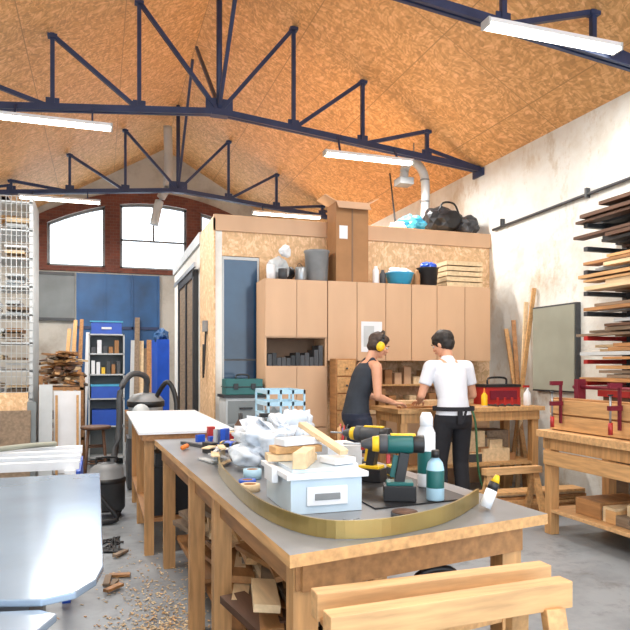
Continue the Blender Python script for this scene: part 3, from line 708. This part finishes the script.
for i in range(52):
    b.box((R(x0+.12,x1-.12),R(y0+.3,y1-.35),1.18+R(0,.45)),(R(.05,.12),R(.4,.8),R(.02,.04)),random.choice(['wood','wood2','wood3','wood4','woodd','wood2']),(R(-.1,.1),R(-.3,.3),R(-.7,.7)))
for i in range(16):
    b.box((R(x0+.12,x1-.12),R(y0+.3,y1-.35),.47+R(0,.4)),(R(.05,.12),R(.4,.7),R(.02,.04)),random.choice(['wood','wood2','wood3','woodd']),(0,R(-.2,.2),R(-.2,.2)))
b.done()
b=B('leaning_white_panel'); b.box((-.42,9.3,.55),(.34,.03,1.1),'wht',(-.12,0,0)); b.bb(-.56,-.53,9.14,9.18,.0,1.05,'wood'); b.bb(-.3,-.27,9.14,9.18,0,1.05,'wood'); b.done()
b=B('leaning_board'); b.box((-.66,8.9,.6),(.16,.03,1.2),'lgrey',(-.1,0,0)); b.done()
b=B('leaning_osb_sheet'); b.box((-1.1,8.7,.55),(.5,.02,1.12),'osbw',(-.12,0,0)); b.box((-.8,8.6,.5),(.1,.03,1.0),'greyp',(-.12,0,0)); b.box((-1.0,8.5,.45),(.4,.03,.9),'wood3',(-.1,0,0)); b.done()
b=B('tall_batten_stack')
for i in range(4): b.beam((-.62+i*.12,11.2+.1*i,0),(-.5+i*.1,11.9,R(1.9,2.4)),.06,.025,random.choice(['wood','wood2','wht','wood4']))
b.done()
b=B('leaning_planks')
for i in range(6): b.beam((.6+i*.09,13.6,0),(.67+i*.08,14.15,R(1.6,2.5)),.1,.03,random.choice(['wood3','wood2','lgrey','wood4']))
b.done()
b=B('blue_tarpaulin'); b.prism([(.95,11.6),(1.15,11.5),(1.17,12.1),(.9,12.2)],0,1.9,'bluep'); b.blob((1.04,11.85,1.95),(.12,.25,.15),'blue',.2); b.done()
b=B('pallet_stack')
for k in range(4):
    for j in range(3): b.bb(-.1+j*.28,.1+j*.28,12.6,13.4,.12+k*.14,.14+k*.14,'wood2')
    for y in (12.6,12.95,13.3): b.bb(-.1,.66,y,y+.1,.0+k*.14+.0,.12+k*.14,'wood3')
b.done()
b=B('tool_cabinet'); b.bb(1.26,1.68,6.75,7.15,0,1.1,'lgrey')
for i in range(4): b.bb(1.28,1.66,6.735,6.75,.05+i*.26,.29+i*.26,'greyp'); b.bb(1.4,1.54,6.72,6.735,.2+i*.26,.22+i*.26,'dark')
b.bb(1.24,1.7,6.73,7.17,1.1,1.13,'dark'); b.done()
b=B('teal_tool_case'); b.bb(1.27,1.67,6.8,7.05,1.132,1.3,'teal'); b.bb(1.26,1.68,6.79,7.06,1.21,1.22,'dark'); b.bb(1.35,1.4,6.78,6.8,1.19,1.25,'dark'); b.bb(1.54,1.59,6.78,6.8,1.19,1.25,'dark'); b.tube([(1.4,6.92,1.3),(1.41,6.92,1.34),(1.53,6.92,1.34),(1.54,6.92,1.3)],.01,'dark'); b.done(.004)
b=B('hanging_cable'); b.tube([(1.205,7.75,1.9),(1.19,7.75,1.6),(1.18,7.8,1.3),(1.19,7.85,1.7)],.012,'dark'); b.bb(1.17,1.215,7.68,7.82,1.85,1.98,'grey'); b.done()

# ---------------------------------------------------------------- people
def newbm(): return B('x')
def limb(b,pts,rad,m,n=5):
    pts=[Vector(p) for p in pts]
    for i in range(len(pts)-1):
        for k in range(n):
            t0=k/n
            p0=pts[i].lerp(pts[i+1],t0)
            r0=rad[i]+(rad[i+1]-rad[i])*t0
            b.ell(p0,(r0,)*3,m,sub=2)
        b.cyl(pts[i],pts[i+1],rad[i],m,rad[i+1],seg=14)
    b.ell(pts[-1],(rad[-1],)*3,m,sub=2)
def loft(b,rings,m,seg=24):
    rs=[]
    for c,u,v in rings:
        c=Vector(c);u=Vector(u);v=Vector(v)
        rs.append([b.bm.verts.new(c+u*math.cos(2*math.pi*i/seg)+v*math.sin(2*math.pi*i/seg)) for i in range(seg)])
    for k in range(len(rs)-1):
        for i in range(seg): b.bm.faces.new((rs[k][i],rs[k][(i+1)%seg],rs[k+1][(i+1)%seg],rs[k+1][i])).material_index=b.mi(m)
    b.bm.faces.new(rs[0][::-1]); b.bm.faces.new(rs[-1])
def fuse(b,name,parent,m,voxel,it=4,fac=.5):
    bmesh.ops.recalc_face_normals(b.bm,faces=b.bm.faces)
    me=bpy.data.meshes.new(name); b.bm.to_mesh(me); b.bm.free()
    o=bpy.data.objects.new(name,me); sc.collection.objects.link(o)
    r=o.modifiers.new('r','REMESH'); r.mode='VOXEL'; r.voxel_size=voxel; r.use_smooth_shade=True
    s=o.modifiers.new('s','SMOOTH'); s.iterations=it; s.factor=fac
    dg=bpy.context.evaluated_depsgraph_get(); dg.update()
    me2=bpy.data.meshes.new_from_object(o.evaluated_get(dg)); o.modifiers.clear(); o.data=me2
    me2.materials.clear(); me2.materials.append(M[m])
    for p in me2.polygons: p.use_smooth=True; p.material_index=0
    o.parent=parent; return o
def hand(b,w,d,n,side):
    w=Vector(w);d=Vector(d).normalized();n=Vector(n); n=(n-d*n.dot(d)).normalized(); t=d.cross(n)*side
    k=w+d*.09
    loft(b,[(w-d*.01,n*.02,t*.026),(w+d*.03,n*.017,t*.037),(w+d*.065,n*.015,t*.042),(k,n*.012,t*.04)],'skin',16)
    for i,(o,L) in enumerate(((-.033,.068),(-.011,.078),(.011,.073),(.033,.058))):
        p0=k-d*.01+t*o; dd=(d+t*o*3.5).normalized()
        p1=p0+dd*L*.45+n*.006; p2=p1+(dd+n*.8).normalized()*L*.32; p3=p2+(dd*.5+n).normalized()*L*.25
        limb(b,[p0,p1,p2,p3],[.0095,.009,.008,.007],'skin',2)
    p0=w+d*.025-t*.03; p1=p0+(d*.6-t*.8).normalized()*.04+n*.01; p2=p1+(d-t*.25+n*.4).normalized()*.035; p3=p2+(d+n*.6).normalized()*.022
    limb(b,[p0,p1,p2,p3],[.014,.011,.0095,.008],'skin',2)
def person(name,loc,yaw,J,top,sleeves,bottom,short,hairm,headyaw,headpitch,muffs,apron=False,hairk=1.0):
    E=bpy.data.objects.new(name,None); sc.collection.objects.link(E); E.location=loc; E.rotation_euler=(0,0,yaw)
    spine=J['spine']
    def sx(z):
        for i in range(len(spine)-1):
            if z<=spine[i+1][0]:
                t=(z-spine[i][0])/(spine[i+1][0]-spine[i][0]); return spine[i][1]+(spine[i+1][1]-spine[i][1])*max(0,t)
        return spine[-1][1]
    prof=[(.84,.09,.12),(.9,.115,.16),(.97,.12,.168),(1.05,.105,.15),(1.13,.1,.14),(1.24,.112,.155),(1.35,.122,.172),(1.42,.112,.172),(1.47,.085,.14),(1.51,.055,.075)]
    def torso(b,g,z0,z1,m):
        rg=[((sx(z),0,z),(a+g,0,0),(0,c+g,0)) for z,a,c in prof if z0<=z<=z1]
        loft(b,rg,m)
    b=newbm(); torso(b,0,0,2,'skin')
    nb=Vector((sx(1.49),0,1.49)); hc=Vector(J['head'])
    Hm=Matrix.Translation(hc)@Matrix.Rotation(headyaw,4,'Z')@Matrix.Rotation(headpitch,4,'Y')
    limb(b,[nb,Hm@Vector((-.03,0,-.05))],[.058,.052],'skin')
    for s_ in (-1,1):
        sh,el,wr=J['arm'][s_]
        limb(b,[(sx(1.43),s_*.1,1.44),sh,el,wr],[.06,.055,.04,.026],'skin',6)
        fm=Vector(el).lerp(Vector(wr),.3); b.ell(fm,(.04,.04,.04),'skin')
        hd=J['hand'][s_]; hand(b,wr,hd[0],hd[1],s_)
        hp,kn,an,to=J['leg'][s_]
        limb(b,[hp,kn,an],[.088,.056,.038],'skin',7); b.ell(Vector(kn).lerp(Vector(an),.3)+Vector((-.02,0,0)),(.055,.052,.11),'skin')
    b.X=Hm
    b.ell((-.012,0,.035),(.096,.076,.088),'skin',sub=3); b.ell((.018,0,-.02),(.074,.062,.098),'skin',sub=3); b.ell((.042,0,-.085),(.04,.042,.03),'skin')
    limb(b,[(.088,0,.012),(.108,0,-.026)],[.009,.014],'skin',3); b.ell((.098,0,-.032),(.012,.019,.01),'skin')
    b.ell((.078,0,.028),(.016,.048,.011),'skin')
    b.ell((.088,0,-.058),(.012,.024,.012),'skin')
    for s_ in (-1,1): b.ell((-.005,s_*.078,-.012),(.021,.01,.033),'skin',(0,.2,0)); b.ell((.06,s_*.036,-.025),(.025,.022,.02),'skin')
    b.X=Matrix.Identity(4)
    fuse(b,'body',E,'skin',.0065,3,.4)
    b=newbm(); b.X=Hm
    b.blob((-.022,0,.05),(.104*hairk,.086*hairk,.088*hairk),'hair',.05,8,4); b.blob((-.05,0,.0),(.068*hairk,.082,.09),'hair',.05,8,4); b.blob((.035,0,.092),(.055,.06,.032*hairk),'hair',.12,10,3)
    b.X=Matrix.Identity(4)
    fuse(b,'hair',E,hairm,.007,1,.3)
    b=B('face'); b.X=Hm
    for s_ in (-1,1):
        b.ell((.083,s_*.031,.004),(.011,.013,.009),'wht'); b.ell((.0915,s_*.031,.004),(.005,.006,.006),'dark'); b.box((.094,s_*.033,.027),(.008,.032,.007),hairm,(s_*.1,0,0))
    b.ell((.099,0,-.055),(.006,.022,.004),'lips'); b.ell((.097,0,-.063),(.007,.019,.005),'lips'); b.done(parent=E)
    if muffs:
        b=B('ear_muffs'); b.X=Hm
        for s_ in (-1,1):
            b.ell((-.005,s_*.088,-.012),(.046,.022,.056),'dark',sub=3); b.ell((-.005,s_*.112,-.012),(.043,.028,.052),'yellow',sub=3)
        b.tube([(-.005,-.118,.02),(-.005,-.112,.08),(-.005,-.06,.14),(-.005,0,.155),(-.005,.06,.14),(-.005,.112,.08),(-.005,.118,.02)],.02,'dark',flat=(.004,.013)); b.done(parent=E)
    b=newbm(); torso(b,.014,.9,1.48,top)
    if sleeves:
        for s_ in (-1,1):
            sh,el,wr=J['arm'][s_]; mid=Vector(sh).lerp(Vector(el),.62)
            limb(b,[(sx(1.43),s_*.09,1.43),sh],[.07,.069],top); b.cyl(sh,mid,.068,top,.064)
        limb(b,[(sx(1.47),0,1.45),(sx(1.5),0,1.5)],[.09,.068],top)
    else:
        for s_ in (-1,1): limb(b,[(sx(1.4)-.07,s_*.085,1.38),(sx(1.45),s_*.088,1.5),(sx(1.4)+.08,s_*.085,1.38)],[.04,.03,.04],top)
    fuse(b,'shirt',E,top,.009,3,.4)
    b=newbm(); torso(b,.02,.84,1.0,bottom)
    for s_ in (-1,1):
        hp,kn,an,to=J['leg'][s_]
        if short:
            e=Vector(hp).lerp(Vector(kn),.8); limb(b,[hp],[.1],bottom); b.cyl(hp,e,.108,bottom,.098,seg=18)
        else:
            limb(b,[hp,kn],[.102,.078],bottom,7); b.cyl(kn,Vector(an)+Vector((0,0,-.02)),.078,bottom,.068,seg=18)
    fuse(b,'trousers',E,bottom,.01,3,.4)
    b=B('shoes')
    for s_ in (-1,1):
        hp,kn,an,to=J['leg'][s_]; a=Vector(an)
        b.prism([(a.x-.08,a.y-.035),(a.x-.08,a.y+.035),(a.x+.05,a.y+.045),(a.x+.16,a.y+.04),(a.x+.2,a.y),(a.x+.16,a.y-.04),(a.x+.05,a.y-.045)],.002,.03,'dgrey')
        b.ell((a.x+.05,a.y,.047),(.135,.045,.045),'dark',sub=3); b.cyl((a.x-.02,a.y,.04),(a.x-.02,a.y,.12),.05,'dark',.048)
    b.done(parent=E)
    if apron:
        b=B('apron')
        b.tube([(sx(1)+.165*math.cos(a),.205*math.sin(a),1.03) for a in [k*math.pi/8 for k in range(17)]],.02,bottom,flat=(.004,.02))
        b.box((sx(1)-.165,0.02,.96),(.012,.05,.14),bottom); b.box((sx(1)-.165,-.03,.97),(.012,.02,.12),bottom,(0.3,0,0)); b.done(parent=E)
    return E
legs={}
for s_ in (-1,1): legs[s_]=((-.03,s_*.095,.92),(.03,s_*.115,.5),(-.03,s_*.12,.085),None)
J1=dict(spine=[(.84,-.05),(1.0,-.05),(1.13,-.03),(1.35,.06),(1.51,.12)],head=(.20,0,1.645),
 arm={-1:((.09,-.2,1.43),(.08,-.25,1.14),(.29,-.18,1.07)),1:((.09,.19,1.43),(.12,.25,1.15),(.31,.12,1.085))},
 hand={-1:((1,.15,-.1),(0,0,-1)),1:((1,-.3,-.15),(0,0,-1))},leg=legs)
person('standing_man',(2.5,6.05,0),0.0,J1,'tank',False,'navy',True,'hair2',-.15,.35,True)
J2=dict(spine=[(.84,-.04),(1.0,-.04),(1.13,-.02),(1.35,.05),(1.51,.09)],head=(.15,.02,1.655),
 arm={-1:((.06,-.2,1.43),(.08,-.28,1.15),(.30,-.17,1.08)),1:((.06,.2,1.43),(.07,.29,1.15),(.3,.2,1.08))},
 hand={-1:((1,.2,-.15),(0,0,-1)),1:((1,-.1,-.15),(0,0,-1))},leg=legs)
person('man_in_white_shirt',(3.26,5.56,0),math.radians(88),J2,'tee',True,'apron',False,'hair',.6,.35,False,True,1.1)

# ---------------------------------------------------------------- world, camera
w=bpy.data.worlds.new('world'); sc.world=w; w.use_nodes=True
bg=w.node_tree.nodes['Background']; bg.inputs[0].default_value=(.80,.90,1,1); bg.inputs[1].default_value=3.1
cam=bpy.data.cameras.new('camera'); cam.lens=36.0*645/630; cam.sensor_width=36; cam.shift_y=50/630; cam.clip_start=.05
co=bpy.data.objects.new('camera',cam); sc.collection.objects.link(co); co.location=(0,0,1.45); co.rotation_euler=(math.pi/2,0,-math.radians(18.43)); sc.camera=co
